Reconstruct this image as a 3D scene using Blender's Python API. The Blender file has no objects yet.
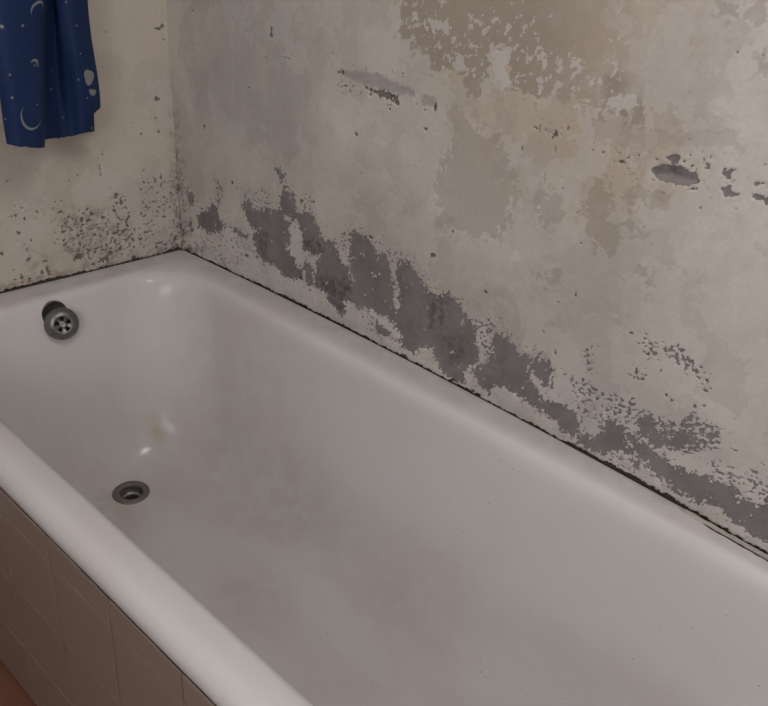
import bpy, bmesh, math, random
import numpy as np
from mathutils import Vector, Matrix

S = bpy.context.scene
C = S.collection

# ---------------------------------------------------------------- camera
cam_data = bpy.data.cameras.new('camera')
cam = bpy.data.objects.new('camera', cam_data)
C.objects.link(cam)
right = Vector((0.741424, 0.66600903, 0.08199042))
up = Vector((-0.37891553, 0.31468338, 0.87028581))
fwd = Vector((-0.55381719, 0.67631823, -0.48567497))
m = Matrix((right, up, -fwd)).transposed().to_4x4()
m.translation = Vector((1.44306, -0.98677, 0.70579))
cam.matrix_world = m
cam_data.sensor_fit = 'HORIZONTAL'
cam_data.sensor_width = 36.0
cam_data.lens = 36.0 * 780.33 / 768.0
cam_data.clip_start = 0.01
S.camera = cam

# ---------------------------------------------------------------- world, light, exposure
world = bpy.data.worlds.new('world')
S.world = world
world.use_nodes = True
world.node_tree.nodes['Background'].inputs[0].default_value = (0.75, 0.85, 1.0, 1)
world.node_tree.nodes['Background'].inputs[1].default_value = 1.0

FLOOR, CEIL = -0.545, 1.85
XEND, YEND = 2.35, -1.95
WIN_X0, WIN_X1, WIN_Z0, WIN_Z1 = 1.15, 2.15, 0.45, 1.45

sun_data = bpy.data.lights.new('window_daylight', 'AREA')
sun_data.shape = 'RECTANGLE'
sun_data.size = WIN_X1 - WIN_X0
sun_data.size_y = WIN_Z1 - WIN_Z0
sun_data.energy = 16.0
sun_data.color = (1.0, 0.978, 0.965)
sun = bpy.data.objects.new('window_daylight', sun_data)
C.objects.link(sun)
sun.location = ((WIN_X0 + WIN_X1) / 2, YEND - 0.05, (WIN_Z0 + WIN_Z1) / 2)
sun.rotation_euler = Vector((0, -1, 0)).to_track_quat('Z', 'Y').to_euler()

lamp_data = bpy.data.lights.new('ceiling_lamp', 'POINT')
lamp_data.energy = 17.0
lamp_data.shadow_soft_size = 0.13
lamp_data.color = (1.0, 0.98, 0.975)
lamp = bpy.data.objects.new('ceiling_lamp', lamp_data)
C.objects.link(lamp)
lamp.location = (1.50, -0.62, 1.62)

S.view_settings.view_transform = 'Standard'
S.view_settings.look = 'None'
S.view_settings.gamma = 1.0
S.view_settings.use_curve_mapping = False
S.view_settings.exposure = 0.0

# ---- surveyed positions on the walls and the cloth, in metres ----
GREY = [
  [(0.3359,0.2259),(0.3621,0.2329),(0.3664,0.1965),(0.3841,0.1931),(0.3951,0.2047),(0.4186,0.1948),(0.4377,0.1585),(0.4771,0.1583),(0.4563,0.1345),(0.4392,0.1332),(0.4284,0.121),(0.4109,0.1196),(0.3962,0.1192),(0.3894,0.139),(0.3823,0.1671),(0.3729,0.1814),(0.3613,0.1737),(0.3502,0.1487),(0.3539,0.1278),(0.3422,0.1129),(0.358,0.0978),(0.377,0.077),(0.3955,0.0698),(0.39,0.0587),(0.3443,0.0417),(0.3283,0.0558),(0.3028,0.0611),(0.2836,0.0594),(0.2608,0.0707),(0.2477,0.0899),(0.2477,0.1084),(0.2701,0.1216),(0.2732,0.1307),(0.238,0.1229),(0.2283,0.1346),(0.2186,0.1499),(0.2122,0.1616),(0.2316,0.176),(0.2444,0.1573),(0.276,0.1707),(0.3008,0.1712),(0.3281,0.1812),(0.3246,0.2017)],
  [(0.4002,0.0984),(0.4183,0.0911),(0.4289,0.0588),(0.4056,0.0482),(0.3985,0.0708)],
  [(0.0818,0.1111),(0.103,0.1148),(0.1111,0.1429),(0.1278,0.1288),(0.1338,0.1023),(0.1476,0.1016),(0.1471,0.0848),(0.1012,0.071),(0.0657,0.0751),(0.0631,0.0938)],
  [(0.0335,0.1407),(0.0478,0.1398),(0.0539,0.1225),(0.0357,0.1174)],
  [(0.037,0.0789),(0.0444,0.0565),(0.0355,0.0538)],
  [(0.3082,0.2623),(0.3171,0.2625),(0.334,0.2503),(0.3386,0.2329),(0.3328,0.2313),(0.3258,0.2461)],
  [(0.1748,0.1003),(0.205,0.1009),(0.2281,0.0987),(0.2248,0.092),(0.2016,0.0952)],
  [(0.4405,0.1207),(0.4588,0.1482),(0.4837,0.152),(0.4847,0.1375),(0.5081,0.1219),(0.5228,0.1099),(0.5292,0.0993),(0.537,0.0848),(0.5389,0.0636),(0.5134,0.0562),(0.5153,0.0322),(0.5077,0.0202),(0.4959,0.0247),(0.4717,0.0405),(0.4535,0.0519),(0.4266,0.058),(0.4333,0.0962)],
  [(0.3938,0.1833),(0.4223,0.1896),(0.4355,0.1578),(0.4636,0.1603),(0.4431,0.1259),(0.4204,0.1184),(0.3968,0.1194),(0.3888,0.1388)],
  [(0.5232,0.1996),(0.5578,0.1943),(0.5717,0.1847),(0.5886,0.1701),(0.6078,0.1805),(0.6175,0.1617),(0.6282,0.1349),(0.6362,0.088),(0.6524,0.0603),(0.6133,0.0619),(0.5973,0.0642),(0.5836,0.0676),(0.5549,0.0565),(0.5275,0.0548),(0.5239,0.0974),(0.5368,0.1063),(0.5184,0.1297),(0.5223,0.1479),(0.5173,0.1753)],
  [(0.64,0.1814),(0.6622,0.1792),(0.6814,0.1622),(0.7022,0.1499),(0.7128,0.1419),(0.744,0.1517),(0.7621,0.1527),(0.78,0.1479),(0.7917,0.0769),(0.7377,0.0365),(0.7308,0.0505),(0.6902,0.0221),(0.6676,0.0407),(0.6396,0.0594),(0.6445,0.0827),(0.6573,0.1024),(0.6474,0.1297),(0.6373,0.1423),(0.6374,0.1626)],
  [(0.5999,0.039),(0.6321,0.0346),(0.6277,0.0275),(0.6069,0.0241)],
  [(0.6534,0.0304),(0.6774,0.0231),(0.6704,0.0179)],
  [(0.6421,0.1642),(0.6712,0.1665),(0.6829,0.1508),(0.7078,0.144),(0.7311,0.1449),(0.7526,0.155),(0.7721,0.1468),(0.7835,0.1376),(0.7916,0.1052),(0.7917,0.1369),(0.8019,0.1292),(0.8161,0.1233),(0.8172,0.092),(0.8308,0.0778),(0.8314,0.0618),(0.816,0.0465),(0.8052,0.0289),(0.8085,0.0092),(0.7854,0.0068),(0.7658,0.0106),(0.7435,0.0305),(0.7314,0.0465),(0.7086,0.0345),(0.6905,0.0201),(0.6594,0.0241)],
  [(0.8609,0.1265),(0.8842,0.1249),(0.9037,0.1103),(0.9231,0.1151),(0.9312,0.0761),(0.9497,0.0653),(0.9637,0.0564),(0.9732,0.0493),(0.9514,0.0382),(0.9259,0.0415),(0.9045,0.0432),(0.8732,0.0382),(0.8663,0.0161),(0.8471,0.0235),(0.8271,0.0349),(0.8362,0.0598),(0.8518,0.071),(0.8631,0.0921),(0.8564,0.105)],
  [(0.9528,0.1248),(0.9665,0.1159),(0.9734,0.0847),(0.9678,0.0742),(0.9532,0.0866),(0.9312,0.0957)],
  [(0.8564,0.1253),(0.8863,0.1227),(0.9013,0.11),(0.9229,0.1139),(0.9295,0.0918),(0.9314,0.073),(0.9437,0.0631),(0.9665,0.0507),(1.0,0.0598),(1.0204,0.0548),(1.0346,0.0427),(1.0379,0.0287),(1.0294,0.016),(1.014,0.0155),(1.0029,0.0297),(0.9784,0.0328),(0.9542,0.0324),(0.928,0.0393),(0.9066,0.041),(0.877,0.0388),(0.8643,0.0368),(0.8445,0.0231),(0.8404,0.0462),(0.8573,0.0744),(0.8599,0.0955)],
  [(0.9541,0.1261),(0.9677,0.1172),(0.9723,0.0965),(0.9624,0.0879),(0.9522,0.0985),(0.9325,0.0971),(0.9321,0.1085)],
  [(1.0354,0.0233),(1.0702,0.0347),(1.0773,0.0504),(1.0692,0.0537),(1.0897,0.0724),(1.1046,0.0692),(1.1176,0.0461),(1.1416,0.0446),(1.1263,0.0395),(1.1022,0.0372),(1.0891,0.0179),(1.0614,0.0099),(1.0421,0.011)],
  [(1.1217,0.0991),(1.1382,0.1115),(1.1513,0.0935),(1.1738,0.0881),(1.2016,0.1109),(1.2025,0.0974),(1.1653,0.0723),(1.1531,0.069),(1.1352,0.0736)],
  [(1.0859,0.065),(1.0982,0.0717),(1.1102,0.0521),(1.1286,0.0475),(1.1175,0.0637),(1.1311,0.0639),(1.1623,0.0595),(1.1999,0.052),(1.1637,0.03),(1.1439,0.0413),(1.1265,0.0425),(1.0952,0.0282)],
  [(1.0872,0.0597),(1.1026,0.0681),(1.1116,0.0468),(1.1244,0.0503),(1.1433,0.0685),(1.1665,0.056),(1.1931,0.0534),(1.2147,0.0555),(1.2317,0.0606),(1.2553,0.0626),(1.2777,0.0661),(1.2929,0.0545),(1.3245,0.0684),(1.3455,0.0721),(1.3831,0.0772),(1.4004,0.0266),(1.3755,0.0223),(1.3416,0.0156),(1.3212,0.0193),(1.2975,0.0212),(1.2816,0.0251),(1.2754,0.0356),(1.2505,0.0284),(1.2402,0.0216),(1.2095,0.0187),(1.1875,0.0276),(1.1575,0.0281),(1.1569,0.0429),(1.133,0.0439),(1.1211,0.037),(1.094,0.0329)],
  [(1.1288,0.0339),(1.1424,0.0343),(1.1421,0.0226),(1.1338,0.0215)],
  [(1.0626,0.4694),(1.0704,0.4766),(1.0816,0.4767),(1.0817,0.4663),(1.0742,0.463)],
  [(1.0485,0.447),(1.0539,0.4538),(1.0634,0.4611),(1.0852,0.464),(1.1057,0.4599),(1.1155,0.4541),(1.1157,0.4489),(1.1024,0.4426),(1.0865,0.4396),(1.0638,0.4388)],
  [(1.1081,0.4883),(1.1134,0.4794),(1.124,0.4706),(1.1187,0.4705),(1.1128,0.4767)],
  [(1.1403,0.4685),(1.1477,0.4781),(1.1544,0.4773),(1.1507,0.4725),(1.1521,0.464),(1.1469,0.4639)],
  [(1.143,0.4512),(1.1523,0.459),(1.1561,0.451),(1.167,0.449),(1.1606,0.4446),(1.148,0.4435)],
  [(1.1775,0.4558),(1.1874,0.4561),(1.1997,0.4546),(1.2083,0.452),(1.2105,0.4451),(1.2023,0.4465),(1.1843,0.4501)],
  [(1.1788,0.4675),(1.1938,0.4728),(1.1974,0.4614),(1.192,0.4686),(1.1795,0.4652)],
]
ISLE = [
  [(0.3283,0.1748),(0.3521,0.1817),(0.3646,0.166),(0.3497,0.1638),(0.3376,0.1667)],
  [(0.5794,0.1349),(0.5856,0.1354),(0.5853,0.1278),(0.5801,0.1281)],
  [(0.5793,0.1097),(0.5852,0.1089),(0.5847,0.1032),(0.5804,0.1042)],
  [(0.7045,0.1267),(0.7158,0.121),(0.7144,0.1143),(0.7079,0.1159)],
  [(0.822,0.0513),(0.8348,0.0551),(0.8337,0.0484),(0.8254,0.0446)],
  [(1.2415,0.0326),(1.2508,0.0323),(1.257,0.0271),(1.2509,0.0268)],
  [(1.0807,0.4581),(1.0894,0.459),(1.0916,0.4562),(1.0834,0.4556)],
]
SPECK = [
  ([(0.9993,0.1132),(1.0487,0.1222),(1.1032,0.1275),(1.1259,0.1031),(1.1381,0.0578),(1.1098,0.0493),(1.0651,0.0553),(1.0188,0.0617)],0.45),
  ([(1.0126,0.167),(1.0296,0.1711),(1.039,0.1395),(1.0252,0.1293)],0.42),
  ([(1.0951,0.2109),(1.1194,0.2266),(1.1312,0.2008),(1.1085,0.1852)],0.5),
  ([(1.0937,0.1732),(1.1195,0.1802),(1.1279,0.1553),(1.1001,0.1555)],0.5),
  ([(1.127,0.2218),(1.157,0.2336),(1.1814,0.2209),(1.2037,0.2092),(1.2042,0.1884),(1.1897,0.1926),(1.1578,0.2099),(1.1325,0.2129)],0.5),
  ([(1.1463,0.1176),(1.1774,0.1308),(1.1912,0.1467),(1.2338,0.1527),(1.2503,0.1316),(1.232,0.1004),(1.1963,0.0758),(1.157,0.0786)],0.62),
  ([(1.071,0.1236),(1.0935,0.1294),(1.1045,0.0936),(1.1361,0.1193),(1.1479,0.088),(1.1188,0.0719),(1.0842,0.0716)],0.5),
  ([(1.0755,0.2239),(1.0962,0.2311),(1.1022,0.2206),(1.0849,0.2131)],0.38),
  ([(1.2318,0.091),(1.2565,0.0971),(1.2927,0.1087),(1.3233,0.0988),(1.3317,0.0732),(1.3061,0.0668),(1.2777,0.0661),(1.2624,0.0778),(1.2402,0.073)],0.52),
  ([(0.1196,0.1865),(0.1534,0.1907),(0.1452,0.1384),(0.1214,0.141)],0.45),
  ([(0.2028,0.1947),(0.3182,0.2169),(0.3252,0.1761),(0.2251,0.1518)],0.3),
  ([(0.3766,0.2327),(0.4217,0.2409),(0.4175,0.2152),(0.3834,0.2097)],0.4),
  ([(0.0071,0.1764),(0.0505,0.1872),(0.0489,0.0329),(-0.0045,0.0164)],0.32),
  ([(0.0426,0.0509),(0.2115,0.0926),(0.2771,0.0666),(0.1834,0.0114),(0.0622,0.0067)],0.32),
  ([(0.4833,0.1935),(0.5204,0.2008),(0.5204,0.1388),(0.4876,0.1363)],0.4),
  ([(0.8177,0.1396),(0.8542,0.1506),(0.8585,0.0821),(0.8287,0.0768)],0.42),
  ([(0.6763,0.1643),(0.7095,0.1645),(0.7173,0.1436),(0.6885,0.1448)],0.3),
  ([(0.4583,0.455),(0.5337,0.4601),(0.6081,0.4558),(0.6129,0.4353),(0.5452,0.4404),(0.4617,0.4435)],0.3),
  ([(0.4636,0.4849),(0.5401,0.491),(0.6197,0.5043),(0.631,0.4842),(0.5546,0.4853),(0.4742,0.4766)],0.22),
  ([(0.9666,0.4642),(1.0292,0.4735),(1.0261,0.4397),(0.9743,0.4463)],0.26),
  ([(1.0375,0.4712),(1.1106,0.4889),(1.1595,0.4811),(1.1712,0.4437),(1.1241,0.4434),(1.0554,0.4269)],0.22),
  ([(0.8572,0.4683),(0.9199,0.4818),(0.9444,0.4619),(0.8896,0.4491)],0.24),
  ([(0.4503,0.1917),(0.6244,0.2291),(0.7173,0.1751),(0.7475,0.1589),(0.7022,0.1499),(0.5907,0.1748),(0.4839,0.1854)],0.24),
  ([(0.7796,0.1556),(0.8516,0.1646),(0.9304,0.1374),(0.9549,0.1332),(0.9186,0.117),(0.8291,0.1481)],0.26),
  ([(1.0957,0.0262),(1.1347,0.0374),(1.1687,0.012),(1.1358,0.0072),(1.1009,0.0057)],0.36),
  ([(0.5451,0.0438),(0.5879,0.0518),(0.6331,0.0262),(0.5647,0.0112)],0.35),
]
MOULD = [
  ([(0.428,0.0855),(0.5235,0.1016),(0.5325,0.0612),(0.5074,0.0246),(0.4358,0.0522)],0.9),
  ([(0.7088,0.1364),(0.7498,0.1441),(0.7602,0.0921),(0.7217,0.0802)],0.9),
  ([(0.7415,0.076),(0.7685,0.0833),(0.8088,0.0884),(0.8153,0.0503),(0.7582,0.0286)],0.6),
  ([(0.3861,0.1466),(0.4491,0.1578),(0.4451,0.1308),(0.3935,0.1139)],0.9),
  ([(0.2509,0.114),(0.2891,0.1256),(0.29,0.0615),(0.2576,0.0697)],0.7),
  ([(0.0671,0.1022),(0.145,0.129),(0.1436,0.0838),(0.0729,0.0748)],0.3),
  ([(1.0461,0.4559),(1.1001,0.4696),(1.1034,0.4582),(1.0498,0.4474)],0.9),
  ([(1.0615,0.4731),(1.0812,0.4779),(1.0834,0.4654),(1.0686,0.4629)],0.6),
  ([(1.268,0.0599),(1.3235,0.0713),(1.3339,0.0392),(1.2861,0.0391)],0.25),
  ([(1.0929,0.1763),(1.106,0.1824),(1.1117,0.1612),(1.0993,0.1586)],0.8),
]
TAN = [
  [(0.5388,0.6754),(0.589,0.5972),(0.5951,0.5475),(0.6311,0.5397),(0.659,0.528),(0.6718,0.5082),(0.7039,0.5166),(0.7359,0.5077),(0.7634,0.5098),(0.7751,0.5355),(0.7679,0.5549),(0.7987,0.5596),(0.8106,0.5251),(0.8196,0.5061),(0.8475,0.5045),(0.8955,0.5124),(0.943,0.5113),(1.0149,0.5182),(1.0126,0.5786),(1.0163,0.614),(1.0025,0.7103)],
  [(0.712,0.4531),(0.736,0.4506),(0.7635,0.4355),(0.8007,0.4274),(0.827,0.4143),(0.8479,0.3819),(0.8518,0.3444),(0.8367,0.2866),(0.7798,0.2735),(0.7183,0.2663),(0.7029,0.3268),(0.7069,0.369),(0.723,0.3969)],
  [(0.8837,0.3734),(0.9099,0.3807),(0.9325,0.3708),(0.942,0.3586),(0.9127,0.3361),(0.8911,0.3465)],
  [(0.9805,0.4145),(0.9955,0.4046),(1.0106,0.3691),(1.0311,0.3553),(1.0241,0.328),(0.991,0.3259),(0.9742,0.355),(0.9645,0.3683),(0.9727,0.3882)],
  [(1.0239,0.4181),(1.0377,0.4164),(1.0414,0.3968),(1.0317,0.3884)],
  [(0.7368,0.5022),(0.7563,0.5085),(0.7615,0.4895),(0.7441,0.4818)],
  [(0.9609,0.5443),(0.972,0.5489),(0.9839,0.5433),(0.9801,0.5348),(0.9655,0.5321)],
  [(0.9578,0.5105),(0.9652,0.5147),(0.9683,0.5086),(0.9622,0.5014)],
  [(0.9859,0.5122),(0.9971,0.5159),(0.9994,0.5071),(0.9893,0.5049)],
  [(1.0067,0.5191),(1.0139,0.5219),(1.0154,0.5052),(1.0092,0.5039)],
  [(1.0389,0.3725),(1.0529,0.3783),(1.0572,0.3679),(1.0432,0.362)],
  [(1.0655,0.3194),(1.0773,0.3221),(1.084,0.303),(1.0726,0.2987)],
  [(0.9149,0.2542),(0.9282,0.2624),(0.9352,0.2478),(0.9212,0.2427)],
  [(0.9351,0.2649),(0.947,0.2691),(0.9506,0.2535),(0.9403,0.2497)],
  [(0.9992,0.4809),(1.0369,0.4948),(1.1428,0.5188),(1.1538,0.4994),(1.1232,0.4995),(1.0684,0.4839),(1.0089,0.467)],
  [(1.0844,0.6485),(1.0926,0.6516),(1.1032,0.6428),(1.0968,0.6379),(1.0868,0.6406)],
  [(1.1136,0.6591),(1.1287,0.6628),(1.1352,0.6479),(1.1323,0.6346),(1.1159,0.6414)],
  [(1.1391,0.6132),(1.1502,0.616),(1.1533,0.6063),(1.144,0.6048)],
  [(1.1472,0.5949),(1.1555,0.5994),(1.1584,0.5906),(1.151,0.5862)],
  [(1.0616,0.4204),(1.0761,0.4258),(1.0786,0.4169),(1.0652,0.4125)],
]
WHITE = [
  [(0.6375,0.5797),(0.6621,0.58),(0.688,0.5805),(0.695,0.5613),(0.7103,0.552),(0.6944,0.5525),(0.6725,0.5639),(0.6553,0.5703)],
  [(0.7672,0.5549),(0.7783,0.5552),(0.7922,0.5587),(0.8015,0.5574),(0.801,0.532),(0.8118,0.5139),(0.792,0.5015),(0.7775,0.4988),(0.779,0.5311)],
  [(0.7229,0.5922),(0.7424,0.5892),(0.7637,0.5837),(0.7608,0.5797),(0.7393,0.5851)],
  [(0.8293,0.5604),(0.8553,0.5598),(0.8822,0.5295),(0.8771,0.53),(0.8607,0.5504)],
  [(0.704,0.5422),(0.7203,0.5389),(0.7318,0.5173),(0.7086,0.5133)],
  [(0.897,0.5596),(0.9037,0.566),(0.9197,0.566),(0.9218,0.5571),(0.9041,0.5502)],
  [(0.8811,0.557),(0.8891,0.5583),(0.8901,0.5464),(0.8848,0.5482)],
  [(0.9067,0.5318),(0.917,0.5296),(0.9157,0.5212),(0.9072,0.5224)],
  [(0.914,0.5072),(0.9312,0.5106),(0.9322,0.4998),(0.9177,0.4982)],
  [(0.9727,0.5281),(0.9979,0.5356),(1.0089,0.5222),(1.0009,0.5127),(0.9849,0.504),(0.9714,0.5146)],
  [(0.9633,0.5035),(0.974,0.5044),(0.9748,0.4951),(0.9646,0.4956)],
  [(0.6163,0.5828),(0.6286,0.5844),(0.628,0.5577),(0.6193,0.5594)],
  [(0.6623,0.6058),(0.6761,0.606),(0.6718,0.5956)],
]
SMEAR = [
  [(0.467,0.4736),(0.5081,0.4789),(0.5548,0.4837),(0.6012,0.4756),(0.6371,0.471),(0.6342,0.4598),(0.5807,0.4572),(0.5292,0.4576),(0.4752,0.4632)],
  [(0.6466,0.4648),(0.6588,0.4703),(0.683,0.4639),(0.681,0.4492),(0.6528,0.4515)],
  [(0.881,0.4647),(0.8995,0.4674),(0.9036,0.4567),(0.8872,0.4603)],
  [(1.052,0.4447),(1.0775,0.4514),(1.113,0.4534),(1.1155,0.4494),(1.1021,0.4436),(1.0862,0.4409),(1.0635,0.4401)],
]
DARK = [
  [(0.5366,0.4556),(0.5713,0.4587),(0.6035,0.4566),(0.6029,0.4426),(0.591,0.4476),(0.5737,0.4455),(0.5514,0.4493),(0.5398,0.4471)],
  [(0.6771,0.4612),(0.6832,0.4655),(0.6823,0.4488),(0.6768,0.4484)],
  [(0.4684,0.4739),(0.4771,0.477),(0.4777,0.4697),(0.4708,0.4685)],
  [(0.8646,0.4635),(0.8794,0.4638),(0.8783,0.4607),(0.8678,0.4601)],
  [(0.8922,0.4614),(0.8998,0.466),(0.9076,0.4585),(0.8949,0.4568)],
  [(1.0032,0.4495),(1.0135,0.4505),(1.0135,0.4482),(1.0056,0.4473)],
  [(1.1012,0.4391),(1.115,0.4419),(1.1142,0.4401),(1.1038,0.4377)],
]
DOTS = [
  (0.4658,0.4697,0.0033,0.0023),
  (0.4686,0.4517,0.0034,0.0014),
  (0.4837,0.4503,0.0042,0.0012),
  (0.5006,0.4534,0.0033,0.0012),
  (0.5318,0.4557,0.0031,0.0022),
  (0.6601,0.4456,0.005,0.0011),
  (0.6429,0.4506,0.0021,0.0011),
  (0.6662,0.4178,0.0039,0.0021),
  (0.5149,0.3756,0.0033,0.0036),
  (0.6006,0.4435,0.003,0.0038),
  (0.5864,0.4317,0.0031,0.0012),
  (0.6059,0.4918,0.0022,0.0015),
  (0.5343,0.3118,0.0016,0.0012),
  (0.5873,0.4395,0.002,0.0014),
  (0.9167,0.4738,0.0016,0.0023),
  (0.9763,0.455,0.0018,0.0016),
  (0.9949,0.4626,0.0025,0.0009),
  (1.0015,0.4636,0.0012,0.0011),
  (1.0086,0.4659,0.0009,0.0009),
  (1.0274,0.4636,0.0012,0.0011),
  (1.0216,0.4594,0.0017,0.0009),
  (1.0176,0.4431,0.0014,0.0009),
  (0.9034,0.4421,0.0008,0.0053),
  (0.8491,0.4282,0.0015,0.0012),
  (0.9277,0.3911,0.0011,0.001),
  (0.9845,0.4242,0.0037,0.0008),
  (1.0884,0.4693,0.0028,0.0027),
  (1.1006,0.4679,0.0025,0.002),
  (1.1046,0.4331,0.0018,0.0017),
  (1.1525,0.4611,0.0012,0.0013),
  (1.1847,0.4913,0.0011,0.0023),
  (1.0952,0.3947,0.0012,0.0011),
  (1.1484,0.4159,0.0008,0.0008),
  (1.1609,0.3879,0.0008,0.0008),
  (1.1256,0.4198,0.0009,0.0009),
  (1.1157,0.6044,0.0011,0.0017),
  (1.0966,0.6385,0.0008,0.0008),
  (1.1447,0.6059,0.0009,0.0009),
  (0.2937,0.5107,0.0033,0.0119),
  (0.2938,0.5037,0.0043,0.0042),
  (0.094,0.2987,0.0052,0.0033),
  (0.0924,0.2919,0.0023,0.0037),
  (0.0684,0.5165,0.0026,0.0026),
  (0.342,0.4496,0.0019,0.0012),
  (0.2324,0.4024,0.002,0.0013),
  (0.2787,0.4638,0.0024,0.0015),
  (0.3451,0.4709,0.0028,0.0012),
  (0.4478,0.4975,0.0021,0.0014),
  (0.3287,0.4718,0.0116,0.0008),
  (0.7454,0.2684,0.0035,0.003),
  (0.8492,0.4279,0.0018,0.0025),
  (0.9036,0.4409,0.0009,0.0066),
  (0.7093,0.2142,0.0052,0.0037),
  (0.8953,0.3905,0.0011,0.0062),
  (0.9574,0.3628,0.0014,0.0013),
  (0.9747,0.3234,0.0019,0.001),
  (0.9823,0.2417,0.0014,0.008),
  (1.0961,0.3955,0.0012,0.0011),
  (0.9267,0.3908,0.0011,0.001),
  (1.1177,0.3088,0.0009,0.0009),
  (0.9556,0.2227,0.0058,0.0008),
  (1.0187,0.4017,0.0012,0.0011),
  (0.1801,0.2021,0.005,0.0038),
  (0.2706,0.2106,0.0026,0.0052),
  (0.4169,0.2253,0.0037,0.0027),
  (0.383,0.2179,0.0029,0.0063),
  (0.4575,0.2427,0.0018,0.0014),
  (0.2576,0.0626,0.0044,0.0032),
  (0.2772,0.0502,0.0044,0.0024),
  (0.2246,0.0542,0.0079,0.0041),
  (0.387,0.0576,0.0071,0.0031),
  (0.193,0.1944,0.0028,0.002),
  (0.4248,0.0799,0.003,0.0052),
  (0.5109,0.0008,0.0033,0.0035),
  (0.5723,0.0007,0.0041,0.003),
  (0.562,0.0393,0.0036,0.0032),
  (0.587,0.0338,0.0026,0.0029),
  (0.6777,0.0012,0.0037,0.0032),
  (0.7457,0.2688,0.0036,0.0026),
  (0.5407,0.2102,0.0051,0.0016),
  (0.5674,0.2014,0.0067,0.0023),
  (0.7112,0.2171,0.0037,0.0031),
  (0.5738,0.0195,0.0036,0.0015),
  (0.6748,0.0035,0.0042,0.0029),
  (0.7263,-0.0033,0.0031,0.0028),
  (0.826,0.1892,0.004,0.003),
  (0.8384,0.1441,0.0041,0.0024),
  (0.8615,0.1565,0.0032,0.0014),
  (0.8697,0.1463,0.0013,0.0025),
  (0.9439,0.1662,0.003,0.0018),
  (0.9703,0.142,0.0024,0.0046),
  (0.8521,0.0932,0.0048,0.0021),
  (0.7861,0.0028,0.0044,0.0024),
  (0.8325,0.0038,0.0043,0.0031),
  (0.8465,0.0021,0.0035,0.003),
  (1.1349,0.1876,0.0014,0.0026),
  (1.1621,0.152,0.0023,0.0041),
  (1.1534,0.1551,0.0032,0.0025),
  (1.2481,0.1664,0.0014,0.0016),
  (1.2601,0.123,0.0037,0.0012),
  (1.193,0.2111,0.0035,0.0022),
  (1.1987,0.2019,0.0042,0.002),
  (1.1998,0.1885,0.003,0.0013),
  (1.1953,0.1583,0.004,0.003),
  (1.2068,0.165,0.0025,0.0015),
  (1.1106,0.2013,0.0033,0.0031),
  (1.1016,0.1683,0.002,0.0052),
  (1.1856,0.2165,0.0018,0.002),
  (1.0182,0.166,0.0033,0.0027),
  (1.0286,0.1528,0.0049,0.0017),
  (1.0799,0.2224,0.0025,0.0015),
  (0.9876,0.1227,0.0012,0.0011),
  (1.0243,0.1178,0.0028,0.004),
  (1.0233,0.0985,0.0028,0.0028),
  (1.1026,0.1679,0.002,0.0048),
]
HSPECK = [
  ([(-0.2988,0.1332),(-0.2471,0.1364),(-0.1883,0.1361),(-0.1341,0.1183),(-0.1085,0.0232),(-0.1816,0.0027),(-0.2567,0.0262),(-0.2921,0.0747)],0.4),
  ([(-0.1572,0.1651),(-0.1194,0.1482),(-0.1182,0.1043),(-0.1632,0.1128)],0.42),
  ([(-0.0928,0.1814),(0.0033,0.1723),(-0.0097,0.0012),(-0.1097,0.0119)],0.33),
  ([(-0.2104,0.0459),(-0.1606,0.0348),(-0.1763,-0.0015),(-0.2154,0.0052)],0.42),
  ([(-0.3788,0.0316),(-0.3003,0.0176),(-0.3033,-0.0037),(-0.3838,0.001)],0.42),
  ([(-0.0835,0.0293),(-0.0002,0.041),(-0.0036,-0.0063),(-0.0857,0.0064)],0.45),
  ([(-0.3655,0.1705),(-0.2592,0.1617),(-0.2662,0.1114),(-0.3734,0.1227)],0.22),
]
HSTAIN = [
  ([(-0.2769,0.1445),(-0.2365,0.137),(-0.2302,0.1043),(-0.2574,0.0992)],0.7),
  ([(-0.2871,0.0737),(-0.2318,0.0507),(-0.2352,0.0239),(-0.2763,0.039)],0.7),
  ([(-0.2269,0.13),(-0.1772,0.1368),(-0.1712,0.0926),(-0.2217,0.0865)],0.5),
  ([(-0.284,0.1304),(-0.1245,0.1),(-0.1215,0.0146),(-0.2556,0.0342)],0.35),
  ([(-0.3519,0.0775),(-0.2835,0.0622),(-0.3011,0.0123),(-0.3503,0.0245)],0.3),
]
HMAUVE = [
  ([(-0.1041,0.068),(-0.0541,0.0809),(-0.0044,0.0713),(-0.0097,0.0012),(-0.1209,0.0202)],0.6),
  ([(-0.0917,0.0712),(-0.0544,0.0781),(-0.0438,0.0558),(-0.0877,0.0504)],0.8),
  ([(-0.1395,0.1728),(0.0033,0.1723),(-0.0097,0.0012),(-0.1215,0.0146)],0.35),
]
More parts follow.
